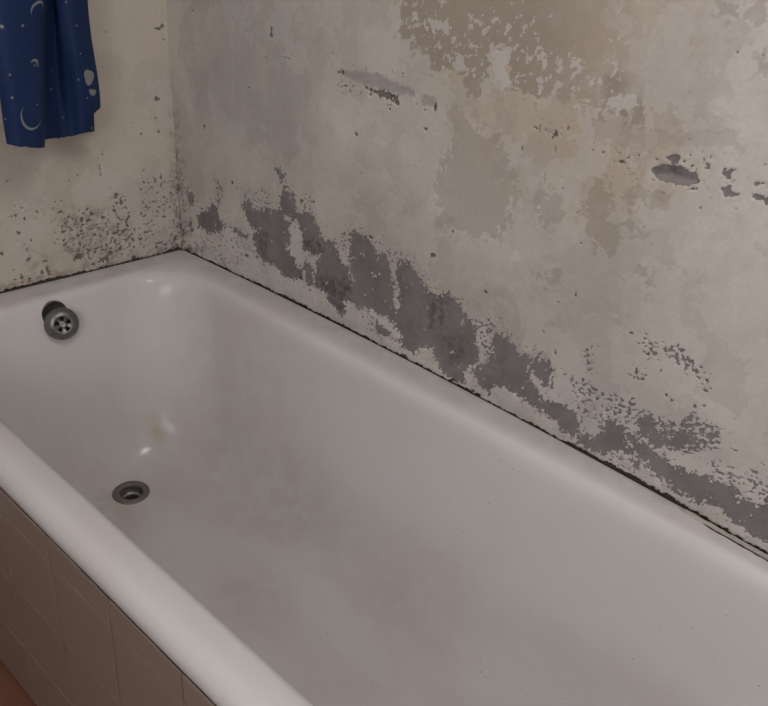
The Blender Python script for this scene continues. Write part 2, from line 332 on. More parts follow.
HDOTS = [
  (-0.3627,0.2155,0.0035,0.0021),
  (-0.2249,0.2051,0.0028,0.0027),
  (-0.3585,0.1121,0.004,0.0046),
  (-0.3467,0.0544,0.0041,0.0044),
  (-0.3961,0.0772,0.0035,0.0038),
  (-0.2703,0.1371,0.0047,0.0035),
  (-0.2841,0.1473,0.003,0.0019),
  (-0.3475,0.0739,0.0011,0.0035),
  (-0.3363,0.0921,0.0019,0.002),
  (-0.3166,0.1467,0.0037,0.0023),
  (-0.0896,0.154,0.0036,0.0025),
  (-0.0811,0.1689,0.0023,0.0034),
  (-0.0626,0.1236,0.0028,0.0026),
  (-0.138,0.1352,0.0035,0.0083),
  (-0.1474,0.1529,0.0052,0.0041),
  (-0.1568,0.1197,0.0044,0.0049),
  (-0.1474,0.1016,0.0035,0.0033),
  (-0.1489,0.0882,0.003,0.003),
  (-0.1518,0.0722,0.004,0.0043),
  (-0.3136,0.0262,0.0035,0.0098),
  (-0.3246,0.0208,0.0023,0.0057),
  (-0.3147,0.0426,0.0093,0.002),
  (-0.1856,0.0179,0.0061,0.0061),
  (-0.1756,0.0297,0.0052,0.0051),
  (-0.1999,0.0167,0.0094,0.0026),
  (-0.2444,0.0371,0.0099,0.0059),
  (-0.3789,0.0395,0.0014,0.0023),
  (-0.3632,0.0979,0.0022,0.0016),
  (-0.3621,0.1771,0.0014,0.0015),
  (-0.3584,0.1569,0.0018,0.0019),
  (-0.0746,0.1118,0.0019,0.0017),
  (-0.0382,0.0847,0.0023,0.0022),
  (-0.0439,0.127,0.0019,0.0017),
  (-0.0199,0.1172,0.002,0.0017),
  (-0.1129,0.0698,0.0019,0.006),
  (-0.1224,0.006,0.0055,0.004),
  (-0.1312,0.2081,0.0018,0.0016),
  (-0.0853,0.0756,0.0047,0.0017),
  (-0.2441,0.197,0.0016,0.0016),
  (-0.1809,0.0477,0.0034,0.0034),
  (-0.2289,0.1146,0.0041,0.0056),
  (-0.3425,0.1366,0.0029,0.003),
  (-0.2904,0.1214,0.0038,0.0023),
  (-0.1761,0.2145,0.0012,0.0156),
  (-0.0797,0.1954,0.0018,0.0024),
  (-0.3502,0.0884,0.0012,0.0012),
  (-0.3128,0.1232,0.002,0.002),
  (-0.0426,0.2115,0.0013,0.0012),
  (-0.0363,0.3378,0.0054,0.0046),
  (-0.0322,0.3361,0.0058,0.0028),
  (-0.1318,0.47,0.0044,0.0013),
  (-0.0201,0.4728,0.008,0.0027),
  (-0.0094,0.4781,0.0041,0.0047),
  (-0.0079,0.4523,0.0033,0.0016),
  (-0.1463,0.4071,0.0015,0.0013),
  (-0.0682,0.3165,0.0016,0.0014),
  (-0.0407,0.3,0.0024,0.0021),
  (-0.0379,0.2716,0.0034,0.0037),
  (-0.0938,0.2939,0.0032,0.0022),
  (-0.0823,0.4536,0.0016,0.0013),
  (-0.078,0.2704,0.0025,0.0018),
  (-0.1676,0.2407,0.0015,0.0071),
]
HCRACK = [
  [(-0.124,0.1043),(-0.1208,0.1015),(-0.1285,0.0897),(-0.1256,0.078),(-0.1475,0.059),(-0.1495,0.0617),(-0.1315,0.0781),(-0.1336,0.0907)],
  [(-0.1697,0.0312),(-0.1673,0.0273),(-0.2002,0.0145),(-0.209,0.0121),(-0.2025,0.019)],
]
CLOTH_B = [
  [-0.4052,0.1,0.3186],
  [-0.3907,0.115,0.315],
  [-0.3565,0.108,0.3069],
  [-0.336,0.09,0.3017],
  [-0.3144,0.05,0.3031],
  [-0.2761,0.032,0.2978],
  [-0.2568,0.045,0.302],
  [-0.2466,0.064,0.3087],
  [-0.2333,0.062,0.3085],
  [-0.2165,0.052,0.3061],
]
CLOTH_T = [
  [-0.4037,0.1,0.5429],
  [-0.3824,0.115,0.5445],
  [-0.3257,0.105,0.5429],
  [-0.3021,0.085,0.5403],
  [-0.2791,0.05,0.536],
  [-0.2607,0.035,0.5341],
  [-0.2664,0.06,0.5371],
  [-0.2524,0.078,0.5391],
  [-0.2326,0.072,0.5383],
  [-0.2086,0.056,0.5362],
]
PRINT = [
  ('moon',0.2453,0.5258,0.0161,95,0.22),
  ('moon',0.2075,0.4452,0.0085,60,0.45),
  ('dot',0.2075,0.4432,0.0022,0,0),
  ('moon',0.4969,0.3847,0.0049,60,0.4),
  ('moon',0.1887,0.3646,0.0251,235,0.12),
  ('blob',0.9,0.4089,0.0134,0,0),
  ('half',0.92,0.3847,0.0099,200,0),
  ('dot',0.1698,0.5056,0.0027,0,0),
  ('dot',0.3774,0.4895,0.0027,0,0),
  ('dot',0.0943,0.4331,0.0022,0,0),
  ('dot',0.0943,0.3968,0.0027,0,0),
  ('dot',0.2138,0.3807,0.0022,0,0),
  ('dot',0.0314,0.3606,0.0022,0,0),
  ('dot',0.7799,0.4069,0.0022,0,0),
  ('dot',0.8679,0.3727,0.0022,0,0),
  ('dot',0.7484,0.5358,0.0022,0,0),
  ('dot',0.5094,0.419,0.0022,0,0),
  ('dot',0.5975,0.3344,0.0022,0,0),
  ('dot',0.8302,0.4976,0.0022,0,0),
  ('dot',0.8365,0.4512,0.0022,0,0),
  ('dot',0.0881,0.5056,0.0036,0,0),
  ('dot',0.9434,0.3142,0.0036,0,0),
  ('dot',1.0,0.5117,0.0022,0,0),
]
# ---------------------------------------------------------------- helpers
def bowed(x):
    """plaster face of the long wall: y for a given x (the old wall bellies slightly)"""
    x = np.clip(x, 0.0, 1.4)
    return 0.0145 - 0.044 * (x - 0.55) ** 2

def headface(y, z):
    """plaster face of the head wall: x for a given y, z"""
    return 0.003 + 0.045 * y - 0.034 * np.maximum(z, 0.0)

_rng = np.random.RandomState(7)
PERM = _rng.permutation(256); PERM = np.concatenate([PERM, PERM, PERM])
ANG = _rng.rand(256) * 2 * np.pi
GX, GY = np.cos(ANG), np.sin(ANG)

def perlin(x, y, seed=0):
    x = x + seed * 17.31; y = y + seed * 5.77
    xi = np.floor(x).astype(int); yi = np.floor(y).astype(int)
    xf = x - xi; yf = y - yi
    u = xf ** 3 * (xf * (xf * 6 - 15) + 10); v = yf ** 3 * (yf * (yf * 6 - 15) + 10)
    def g(ix, iy, dx, dy):
        h = PERM[PERM[ix & 255] + (iy & 255)]
        return GX[h] * dx + GY[h] * dy
    a = g(xi, yi, xf, yf); b = g(xi + 1, yi, xf - 1, yf)
    c = g(xi, yi + 1, xf, yf - 1); d = g(xi + 1, yi + 1, xf - 1, yf - 1)
    return (a + u * (b - a)) * (1 - v) + (c + u * (d - c)) * v

def fbm(x, y, freq, octaves=4, seed=0, gain=0.5):
    t = np.zeros_like(x); amp = 1.0
    for o in range(octaves):
        t += amp * perlin(x * freq, y * freq, seed + o * 3)
        freq *= 2.03; amp *= gain
    return t * 1.5

def sdf_poly(px, py, poly, out):
    """max() the signed distance (positive inside) of a polygon into out"""
    P = np.array(poly); m = 0.05
    sel = (px > P[:, 0].min() - m) & (px < P[:, 0].max() + m) & (py > P[:, 1].min() - m) & (py < P[:, 1].max() + m)
    if not sel.any(): return
    x = px[sel]; y = py[sel]
    d = np.full(x.shape, 1e9); ins = np.zeros(x.shape, bool)
    n = len(P)
    for i in range(n):
        ax, ay = P[i]; bx, by = P[(i + 1) % n]
        ex, ey = bx - ax, by - ay
        t = np.clip(((x - ax) * ex + (y - ay) * ey) / (ex * ex + ey * ey + 1e-12), 0, 1)
        d = np.minimum(d, (x - ax - t * ex) ** 2 + (y - ay - t * ey) ** 2)
        c = ((ay > y) != (by > y))
        if ey != 0:
            ins ^= c & (x < (bx - ax) * (y - ay) / ey + ax)
    d = np.sqrt(d); d = np.where(ins, d, -d)
    out[sel] = np.maximum(out[sel], d)

def field(px, py, polys):
    f = np.full(px.shape, -0.05)
    for p in polys: sdf_poly(px, py, p, f)
    return f

def dotfield(px, py, dots, f=None):
    if f is None: f = np.full(px.shape, -0.05)
    for (cx, cy, rx, ry) in dots:
        sel = (abs(px - cx) < rx + .02) & (abs(py - cy) < ry + .02)
        k = np.sqrt(((px[sel] - cx) / rx) ** 2 + ((py[sel] - cy) / ry) ** 2)
        f[sel] = np.maximum(f[sel], (1 - k) * min(rx, ry))
    return f

def sst(a, b, x):
    t = np.clip((x - a) / (b - a), 0, 1)
    return t * t * (3 - 2 * t)

def grid_mesh(name, co, nu, nv, attrs):
    me = bpy.data.meshes.new(name)
    i = np.arange(nu * nv).reshape(nu, nv)
    q = np.stack([i[:-1, :-1], i[1:, :-1], i[1:, 1:], i[:-1, 1:]], -1).reshape(-1, 4)
    me.vertices.add(nu * nv); me.vertices.foreach_set('co', co.astype(np.float32).ravel())
    me.loops.add(q.size); me.loops.foreach_set('vertex_index', q.astype(np.int32).ravel())
    me.polygons.add(len(q)); me.polygons.foreach_set('loop_start', np.arange(0, q.size, 4, dtype=np.int32))
    me.polygons.foreach_set('use_smooth', np.ones(len(q), bool))
    for k, v in attrs.items():
        a = me.attributes.new(k, 'FLOAT', 'POINT'); a.data.foreach_set('value', v.astype(np.float32).ravel())
    me.update(); me.validate()
    return me

def link(name, me, mat=None, parent=None):
    o = bpy.data.objects.new(name, me); C.objects.link(o)
    if mat is not None:
        me.materials.clear(); me.materials.append(mat)
    if parent is not None: o.parent = parent
    return o

def tag(o, label=None, cat=None, group=None, kind=None):
    if label: o['label'] = label
    if cat: o['category'] = cat
    if group: o['group'] = group
    if kind: o['kind'] = kind
    return o

def smooth(me, flag=True):
    me.polygons.foreach_set('use_smooth', np.full(len(me.polygons), flag)); return me

def lathe(profile, seg=48):
    """revolve (r, z) pairs around z"""
    bm = bmesh.new(); rings = []
    for r, z in profile:
        if r < 1e-6: rings.append([bm.verts.new((0, 0, z))])
        else: rings.append([bm.verts.new((r * math.cos(2 * math.pi * k / seg), r * math.sin(2 * math.pi * k / seg), z)) for k in range(seg)])
    for a, b in zip(rings[:-1], rings[1:]):
        for k in range(seg):
            k2 = (k + 1) % seg
            if len(a) == 1 and len(b) == 1: continue
            if len(a) == 1: bm.faces.new((a[0], b[k], b[k2]))
            elif len(b) == 1: bm.faces.new((a[k], a[k2], b[0]))
            else: bm.faces.new((a[k], a[k2], b[k2], b[k]))
    bmesh.ops.recalc_face_normals(bm, faces=bm.faces)
    return bm

def to_mesh(bm, name, sm=True):
    me = bpy.data.meshes.new(name); bm.to_mesh(me); bm.free()
    return smooth(me, sm)

def box_bm(x0, x1, y0, y1, z0, z1, bevel=0.0, seg=2):
    bm = bmesh.new()
    bmesh.ops.create_cube(bm, size=1.0)
    for v in bm.verts:
        v.co = Vector((x0 + (v.co.x + .5) * (x1 - x0), y0 + (v.co.y + .5) * (y1 - y0), z0 + (v.co.z + .5) * (z1 - z0)))
    if bevel: bmesh.ops.bevel(bm, geom=bm.edges[:], offset=bevel, segments=seg, profile=.6, affect='EDGES')
    return bm

# ---------------------------------------------------------------- materials
class Nodes:
    def __init__(self, name):
        self.m = bpy.data.materials.new(name); self.m.use_nodes = True
        self.t = self.m.node_tree; self.b = self.t.nodes['Principled BSDF']
    def new(self, kind, **kw):
        n = self.t.nodes.new(kind)
        for k, v in kw.items(): setattr(n, k, v)
        return n
    def put(self, sock, v):
        if hasattr(v, 'is_linked') or isinstance(v, bpy.types.NodeSocket): self.t.links.new(v, sock)
        else: sock.default_value = v
    def attr(self, name):
        return self.new('ShaderNodeAttribute', attribute_name=name).outputs['Fac']
    def pos(self):
        return self.new('ShaderNodeTexCoord').outputs['Object']
    def noise(self, scale, detail=4, rough=.55, vec=None, stretch=None):
        n = self.new('ShaderNodeTexNoise'); n.inputs['Scale'].default_value = scale
        n.inputs['Detail'].default_value = detail; n.inputs['Roughness'].default_value = rough
        v = vec or self.pos()
        if stretch:
            mp = self.new('ShaderNodeMapping'); mp.inputs['Scale'].default_value = stretch
            self.t.links.new(v, mp.inputs['Vector']); v = mp.outputs[0]
        self.t.links.new(v, n.inputs['Vector'])
        return n.outputs['Fac']
    def ramp(self, v, a, b, lo=0.0, hi=1.0):
        if a > b: a, b, lo, hi = b, a, hi, lo
        n = self.new('ShaderNodeMapRange', interpolation_type='SMOOTHSTEP')
        self.put(n.inputs['Value'], v)
        for k, x in (('From Min', a), ('From Max', b), ('To Min', lo), ('To Max', hi)): n.inputs[k].default_value = x
        return n.outputs[0]
    def math(self, op, a, b=0.0):
        n = self.new('ShaderNodeMath', operation=op); self.put(n.inputs[0], a); self.put(n.inputs[1], b); return n.outputs[0]
    def mix(self, f, a, b, blend='MIX'):
        n = self.new('ShaderNodeMix', data_type='RGBA', blend_type=blend)
        self.put(n.inputs['Factor'], f)
        for s, v in ((n.inputs[6], a), (n.inputs[7], b)):
            if isinstance(v, tuple): s.default_value = (*v, 1) if len(v) == 3 else v
            else: self.t.links.new(v, s)
        return n.outputs[2]
    def color(self, v): self.put(self.b.inputs['Base Color'], (*v, 1) if isinstance(v, tuple) else v)
    def rough(self, v): self.put(self.b.inputs['Roughness'], v)
    def bump(self, h, strength=.2, dist=.002):
        n = self.new('ShaderNodeBump'); n.inputs['Strength'].default_value = strength; n.inputs['Distance'].default_value = dist
        self.t.links.new(h, n.inputs['Height']); self.t.links.new(n.outputs[0], self.b.inputs['Normal'])
    def blob(self, c, radius, soft=.5, squash=(1, 1, 1)):
        """soft round mark around a point of the object"""
        mp = self.new('ShaderNodeMapping', vector_type='POINT')
        mp.inputs['Location'].default_value = tuple(-c[i] * squash[i] for i in range(3))
        mp.inputs['Scale'].default_value = squash
        self.t.links.new(self.pos(), mp.inputs['Vector'])
        ln = self.new('ShaderNodeVectorMath', operation='LENGTH'); self.t.links.new(mp.outputs[0], ln.inputs[0])
        return self.ramp(ln.outputs['Value'], radius, radius * (1 - soft) * .999)

def plain(name, col, rough=.6, metal=0.0, var=0.0, vscale=20):
    n = Nodes(name); n.rough(rough); n.b.inputs['Metallic'].default_value = metal
    if var:
        k = n.noise(vscale, 5)
        n.color(n.mix(k, tuple(c * (1 - var) for c in col), tuple(min(1, c * (1 + var)) for c in col)))
    else: n.color(col)
    return n.m

def wall_material(name, cream, cream2):
    n = Nodes(name)
    big = n.noise(3.2, 4, .5); mid = n.noise(16, 6, .6); fine = n.noise(160, 4, .6)
    stre = n.noise(26, 4, .55, stretch=(1, 1, .22))
    c = n.mix(n.ramp(big, .36, .64), cream, cream2)
    c = n.mix(n.math('MULTIPLY', n.attr('pale'), n.ramp(stre, .3, .7, .6, 1)), c, (.57, .53, .505))
    c = n.mix(n.math('MULTIPLY', n.attr('warm'), n.ramp(stre, .25, .7, .55, 1)), c, (.40, .325, .245))
    c = n.mix(n.math('MULTIPLY', n.attr('mauve'), n.ramp(mid, .3, .7, .5, 1)), c, (.335, .298, .29))
    c = n.mix(n.ramp(mid, .48, .72, 0, .30), c, tuple(x * .84 for x in cream2))
    c = n.mix(n.ramp(stre, .52, .75, 0, .30), c, tuple(min(1, x * 1.1) for x in cream))
    c = n.mix(n.math('MULTIPLY', n.ramp(n.attr('layer'), -.03, .03), .32), c, tuple(x * .80 for x in cream2))
    c = n.mix(n.math('MULTIPLY', n.ramp(n.attr('skin'), -.03, .03), .40), c, (.50, .465, .435))
    c = n.mix(n.math('MULTIPLY', n.ramp(n.attr('tan'), -.0009, .0009), n.attr('tanamt')), c, n.mix(mid, (.245, .198, .155), (.32, .265, .21)))
    c = n.mix(n.math('MULTIPLY', n.ramp(n.attr('white'), -.0006, .0006), .75), c, (.50, .465, .44))
    g = n.mix(n.ramp(mid, .35, .68), (.140, .125, .127), (.195, .176, .177))
    md = n.math('MULTIPLY', n.attr('mould'), n.ramp(n.noise(70, 5, .65), .40, .60))
    g = n.mix(md, g, (.055, .046, .046))
    c = n.mix(n.math('MULTIPLY', n.ramp(n.attr('grey'), -.0004, .0004), .95), c, g)
    c = n.mix(n.math('MULTIPLY', n.ramp(n.attr('smear'), -.0030, .0040), .70), c, n.mix(stre, (.24, .215, .208), (.32, .288, .278)))
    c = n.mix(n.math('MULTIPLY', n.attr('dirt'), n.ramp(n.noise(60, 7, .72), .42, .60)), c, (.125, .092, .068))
    c = n.mix(n.math('MULTIPLY', n.ramp(n.attr('dark'), -.0005, .0005), .82), c, (.075, .062, .055))
    c = n.mix(n.math('MULTIPLY', n.ramp(n.attr('grime'), -.0008, .0008), .95), c, (.045, .034, .028))
    c = n.mix(n.ramp(fine, .3, .7, 0, .12), c, (.24, .21, .19))
    n.color(c); n.rough(.82); n.b.inputs['Specular IOR Level'].default_value = .25
    n.bump(n.math('ADD', fine, n.math('MULTIPLY', mid, 1.2)), .22, .0012)
    return n.m

M = {}
M['plaster'] = wall_material('old_peeling_plaster', (.49, .445, .40), (.435, .40, .37))
M['plaster_head'] = wall_material('old_cream_plaster', (.49, .437, .378), (.46, .415, .367))
M['paint'] = plain('plain_wall_paint', (.72, .70, .67), .8, 0, .05, 6)
M['ceiling'] = plain('ceiling_paint', (.80, .79, .78), .9, 0, .04, 5)

# enamel
n = Nodes('worn_white_enamel')
base = n.mix(n.ramp(n.noise(4.5, 4), .38, .64), (.545, .525, .52), (.535, .502, .495))
scuff = n.noise(9, 6, .6, stretch=(.6, 1.3, 1))
z = n.new('ShaderNodeSeparateXYZ'); n.t.links.new(n.pos(), z.inputs[0])
low = n.ramp(z.outputs['Z'], -.10, -.34)
c = n.mix(n.math('MULTIPLY', low, n.ramp(scuff, .44, .68, 0, .42)), base, (.48, .425, .415))
for cpos, rad, sq, col, amt in (
        ((.172, -.202, -.350), .034, (.8, 1.1, .4), (.41, .36, .25), .85),
        ((.19, -.125, -.31), .03, (.8, 1.2, .4), (.42, .365, .29), .55),
        ((.90, -.17, -.37), .15, (.9, 1.2, .5), (.47, .38, .36), .4),
        ((.80, -.16, -.35), .12, (.8, 1.5, .5), (.46, .38, .36), .3),
        ((.575, -.15, -.33), .13, (.6, 1.4, .7), (.38, .33, .32), .40),
        ((.45, -.20, -.37), .10, (.6, 1.4, .7), (.40, .35, .34), .3),
        ((.64, -.33, -.385), .13, (.9, 1.3, .5), (.42, .34, .32), .4),
        ((.27, -.40, -.385), .17, (1, 1, .5), (.40, .355, .30), .5),
        ((.33, -.10, -.28), .26, (.7, 1.0, .5), (.48, .42, .41), .5)):
    f = n.math('MULTIPLY', n.blob(cpos, rad, .85, sq), n.ramp(n.noise(24, 5, .6), .32, .6, .25 * amt, amt))
    c = n.mix(f, c, col)
vor = n.new('ShaderNodeTexVoronoi'); vor.inputs['Scale'].default_value = 42; vor.inputs['Randomness'].default_value = 1
n.t.links.new(n.pos(), vor.inputs['Vector'])
spk = n.math('MULTIPLY', n.ramp(vor.outputs['Distance'], .065, .035), n.ramp(n.noise(7, 2), .50, .56))
c = n.mix(n.math('MULTIPLY', spk, .6), c, (.09, .07, .06))
# darker, browner band where the rim meets the plaster
edge = n.math('ADD', n.ramp(z.outputs['Y'], -.062, -.01), n.ramp(z.outputs['X'], .062, .03))
edge = n.math('MULTIPLY', n.math('MINIMUM', edge, 1.0), n.math('MULTIPLY', n.ramp(z.outputs['Z'], -.02, -.008), n.ramp(n.noise(22, 5, .65), .3, .68, .22, .55)))
c = n.mix(edge, c, (.34, .30, .265))
n.color(c)
n.rough(.15); n.b.inputs['Specular IOR Level'].default_value = .2
n.bump(n.noise(40, 3), .04, .001)
M['enamel'] = n.m

n = Nodes('beige_glazed_tile')
oi = n.new('ShaderNodeObjectInfo')
c = n.mix(n.noise(5, 4), (.225, .172, .142), (.25, .192, .16))
c = n.mix(n.math('MULTIPLY', oi.outputs['Random'], .35), c, (.21, .16, .13))
n.color(c); n.rough(.32); n.bump(n.noise(14, 3), .06, .002)
M['tile'] = n.m
M['grout'] = plain('tile_grout', (.27, .21, .17), .9, 0, .25, 30)
M['terracotta'] = plain('orange_floor', (.17, .068, .042), .6, 0, .15, 12)

n = Nodes('tarnished_chrome')
k = n.noise(60, 5)
n.color(n.mix(k, (.36, .36, .36), (.27, .265, .26))); n.b.inputs['Metallic'].default_value = .65
n.rough(n.ramp(k, .3, .7, .26, .38)); M['chrome'] = n.m
n = Nodes('dull_drain_metal')
k = n.noise(70, 5)
n.color(n.mix(k, (.21, .19, .18), (.15, .13, .125))); n.b.inputs['Metallic'].default_value = .55; n.rough(.42); M['drain'] = n.m
M['black'] = plain('hole_black', (.035, .03, .028), .8, 0, .3, 60)  # near-black; its colour gives the dark inside the drain and overflow
M['lining'] = plain('grey_worn_iron', (.16, .15, .145), .6, .3, .3, 60)
M['caulk'] = plain('aged_sealant', (.33, .295, .255), .7, 0, .3, 60)
M['gap'] = plain('mouldy_gap', (.05, .038, .03), .85, 0, .5, 80)

n = Nodes('blue_night_sky_fabric')
k = n.noise(14, 4); w = n.noise(240, 3)
c = n.mix(k, (.0040, .0145, .056), (.0085, .026, .088))
c = n.mix(n.ramp(w, .4, .75, 0, .2), c, (.011, .034, .11))
c = n.mix(n.math('MULTIPLY', n.ramp(n.attr('print'), -.0005, .0006), .85), c, (.24, .235, .225))
n.color(c); n.rough(.65); n.b.inputs['Specular IOR Level'].default_value = .25
M['cloth'] = n.m

# ---------------------------------------------------------------- the plaster walls
def axis_range(lo, a, b, hi, fine, coarse):
    parts = []
    if lo < a: parts.append(np.arange(lo, a, coarse))
    parts.append(np.arange(a, b, fine))
    if hi > b: parts.append(np.append(np.arange(b, hi, coarse), hi))
    else: parts.append(np.array([b]))
    return np.concatenate(parts)

def speckle(u, v, zones, seed, freq):
    k = fbm(u * 1.0, v * 1.25, freq, 4, seed, .6)
    patch = fbm(u, v, 28, 2, seed + 40)
    out = np.full(u.shape, -1.0)
    for poly, dens in zones:
        f = np.full(u.shape, -.05); sdf_poly(u, v, poly, f)
        reach = sst(-.014, .012, f + .007 * patch)
        out = np.maximum(out, np.where(reach > 0, k + .25 * patch - (1.05 - dens * 1.85 * reach), -1))
    return out * .006

def soft(u, v, zones, width, jitter=.0):
    out = np.zeros(u.shape)
    nz = fbm(u, v, 30, 3, 71) * jitter
    for poly, amt in zones:
        f = np.full(u.shape, -.05); sdf_poly(u, v, poly, f)
        out = np.maximum(out, amt * sst(-width, width, f + nz))
    return out

# long wall
TAN_AMT = {0: .8, 1: .42, 2: .4, 3: .55, 4: .5, 5: .7, 6: .85, 7: .7, 8: .85, 9: .8, 14: .22}
xs = axis_range(0.0, 0.0, 1.42, XEND, .0018, .02)
zs = axis_range(FLOOR, -.02, .68, CEIL, .0018, .02)
xs = np.concatenate([[-.05], xs])
U, V = np.meshgrid(xs, zs, indexing='ij')
edge = fbm(U, V, 55, 4, 1, .62)
rag = fbm(U, V, 170, 3, 5, .6)
stretched = fbm(U * 1.3, V * .55, 60, 4, 9, .6)
tiny = fbm(U, V, 290, 2, 7, .5)
grey = field(U, V, GREY[:23])
gouge = field(U, V, GREY[23:]) + .0016 * edge + .0018 * rag
isle = field(U, V, ISLE)
grey = np.minimum(grey, -isle)
body_ = grey + .0058 * edge + .0068 * rag + .0042 * tiny + .0014
chips = np.where((grey < .004) & (grey > -.02), (fbm(U, V, 130, 4, 21, .7) - .40 - 38 * np.maximum(-grey - .002, 0)) * .006, -.05)
pits = np.where(grey > .003, .0045 * (fbm(U * 1.3, V * .8, 70, 4, 33, .62) + .92), 1)          # flecks of paint left on the bare cement
GREYF = np.maximum(np.maximum(np.minimum(body_, pits), chips), speckle(U, V, SPECK, 11, 150))
GREYF = np.maximum(GREYF, gouge)
tan_ = field(U, V, TAN)
weak = sst(.62, .5, V + .1 * (U - .4)) 
TANF = tan_ + weak * .016 * (fbm(U, V, 34, 5, 55, .66) + .05) + .0075 * edge + .003 * rag + .004 * stretched
near = sst(-.06, .012, tan_)
TANF = np.maximum(TANF, np.where(tan_ > -.045, (fbm(U, V, 75, 4, 51, .6) - 1.02 + .72 * near) * .006, -.05))
TANF = np.where(U > 1.5, TANF - .02, TANF)
TANAMT = np.zeros(U.shape)
for i_, p_ in enumerate(TAN):
    f_ = np.full(U.shape, -.05); sdf_poly(U, V, p_, f_)
    a_ = TAN_AMT.get(i_, .45)
    if i_ == 0: a_ = a_ * sst(1.06, .84, U + .2 * (V - .5))
    TANAMT = np.maximum(TANAMT, a_ * sst(-.03, .004, f_ + .006 * edge))
WHITEF = field(U, V, WHITE) + .006 * edge + .005 * rag + .003 * stretched - .001
WHITEF = np.minimum(WHITEF, -field(U, V, TAN[6:10]) + .002 * rag)
tan0 = field(U, V, TAN[:1])
WHITEF = np.maximum(WHITEF, np.where((tan0 > .0) & (U < .98), (fbm(U, V, 75, 5, 61, .68) - .42 - 14 * np.maximum(tan_ - .035, 0)) * .006, -.05))
SMEARF = field(U, V, SMEAR) + .0026 * edge + .0022 * rag - .0006
DARKF = dotfield(U, V, DOTS, field(U, V, DARK) + .0042 * fbm(U, V, 120, 3, 77, .65)) + .0016 * rag + .0010 * tiny + .0004 * edge - .0004
rnd = fbm(U, V, 95, 2, 81, .4)
DARKF = np.maximum(DARKF, np.where((V < .62), (rnd - 1.40 + .10 * fbm(U, V, 6, 2, 83)) * .006, -.05))
LAYER = fbm(U, V * .9, 7, 7, 301, .62) - .12
SKIN = fbm(U, V * .8, 9, 7, 311, .62) - .22
PALE = soft(U, V, [([(.0, .10), (.25, .16), (.55, .13), (.80, .11), (1.0, .16), (1.2, .16), (1.4, .10), (1.4, -.02), (0, -.02)], .8), ([(.42, .42), (.58, .40), (.80, .32), (.92, .30), (.92, .24), (.62, .32), (.44, .36)], .95), ([(1.0, .72), (1.02, .45), (1.08, .28), (1.05, .12), (1.5, .1), (1.5, .72)], .75)], .04, .03)
MOULDF = np.maximum(soft(U, V, MOULD, .012, .006), .28 * sst(0, .9, fbm(U, V, 22, 3, 91)))
warm_z = [([(.52, .70), (.70, .48), (.86, .40), (1.0, .36), (1.12, .44), (1.05, .72)], .85),
          ([(.60, .20), (.76, .17), (.80, .12), (.66, .13)], .5),
          ([(.84, .22), (.97, .20), (.97, .11), (.86, .12)], .55),
          ([(.98, .33), (1.15, .33), (1.15, .12), (1.02, .14)], .35),
          ([(.0, .30), (.13, .28), (.13, .07), (.0, .08)], .3),
          ([(.50, .29), (.60, .27), (.60, .16), (.50, .16)], .35)]
WARM = soft(U, V, warm_z, .055, .03)
MAUVE = soft(U, V, [([(.0, .70), (.38, .70), (.42, .42), (.30, .30), (.06, .32)], .5),
                    ([(.26, .44), (.42, .40), (.48, .27), (.38, .24), (.28, .32)], .55),
                    ([(.52, .30), (.66, .28), (.72, .12), (.58, .15)], .35),
                    ([(.80, .17), (1.12, .20), (1.30, .10), (1.0, .02)], .4)], .035, .03)
# grime: bottom gap above the rim and the corner seam
gapw = .0002 + .0022 * fbm(U, V * 0, 26, 3, 101) + .0040 * sst(.98, 1.10, U) * sst(1.30, 1.18, U) + .0030 * fbm(U, V, 130, 3, 103)
GRIME = np.minimum(gapw - V, V + .06)
seam = .0012 + .0045 * sst(.30, .02, V) - (U - .001) + .0022 * fbm(U * .6, V, 60, 3, 105)
GRIME = np.maximum(GRIME, np.where(V < .22, seam * .6 - .0030 + .0016 * edge, -.02))
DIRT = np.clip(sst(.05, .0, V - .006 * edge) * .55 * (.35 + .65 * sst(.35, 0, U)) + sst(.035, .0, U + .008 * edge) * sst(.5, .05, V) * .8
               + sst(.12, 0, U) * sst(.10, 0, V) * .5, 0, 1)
Y = bowed(U) + .0016 * fbm(U, V, 5, 2, 111) + .0003 * fbm(U, V, 38, 3, 113)
Y = Y + .0011 * sst(-.0006, .0008, GREYF) + .0004 * sst(-.0006, .0006, TANF) - .0003 * sst(-.0006, .0006, WHITEF)
Y = Y + .0018 * sst(-.0008, .0012, DARKF) + .0008 * sst(-.004, .006, SMEARF) + .006 * sst(-.001, .0015, GRIME) * (V > -.02) * (U > .012)
co = np.stack([U, Y, V], -1)
me = grid_mesh('wall_right', co, len(xs), len(zs), dict(layer=LAYER, skin=SKIN, pale=PALE, grey=GREYF, tanamt=TANAMT, tan=TANF, white=WHITEF, smear=SMEARF, dark=DARKF, mould=MOULDF, warm=WARM, mauve=MAUVE, grime=GRIME, dirt=DIRT))
wall_right = link('wall_right', me, M['plaster'])
tag(wall_right, 'long peeling plaster wall with bare grey cement along the bath', kind='structure')

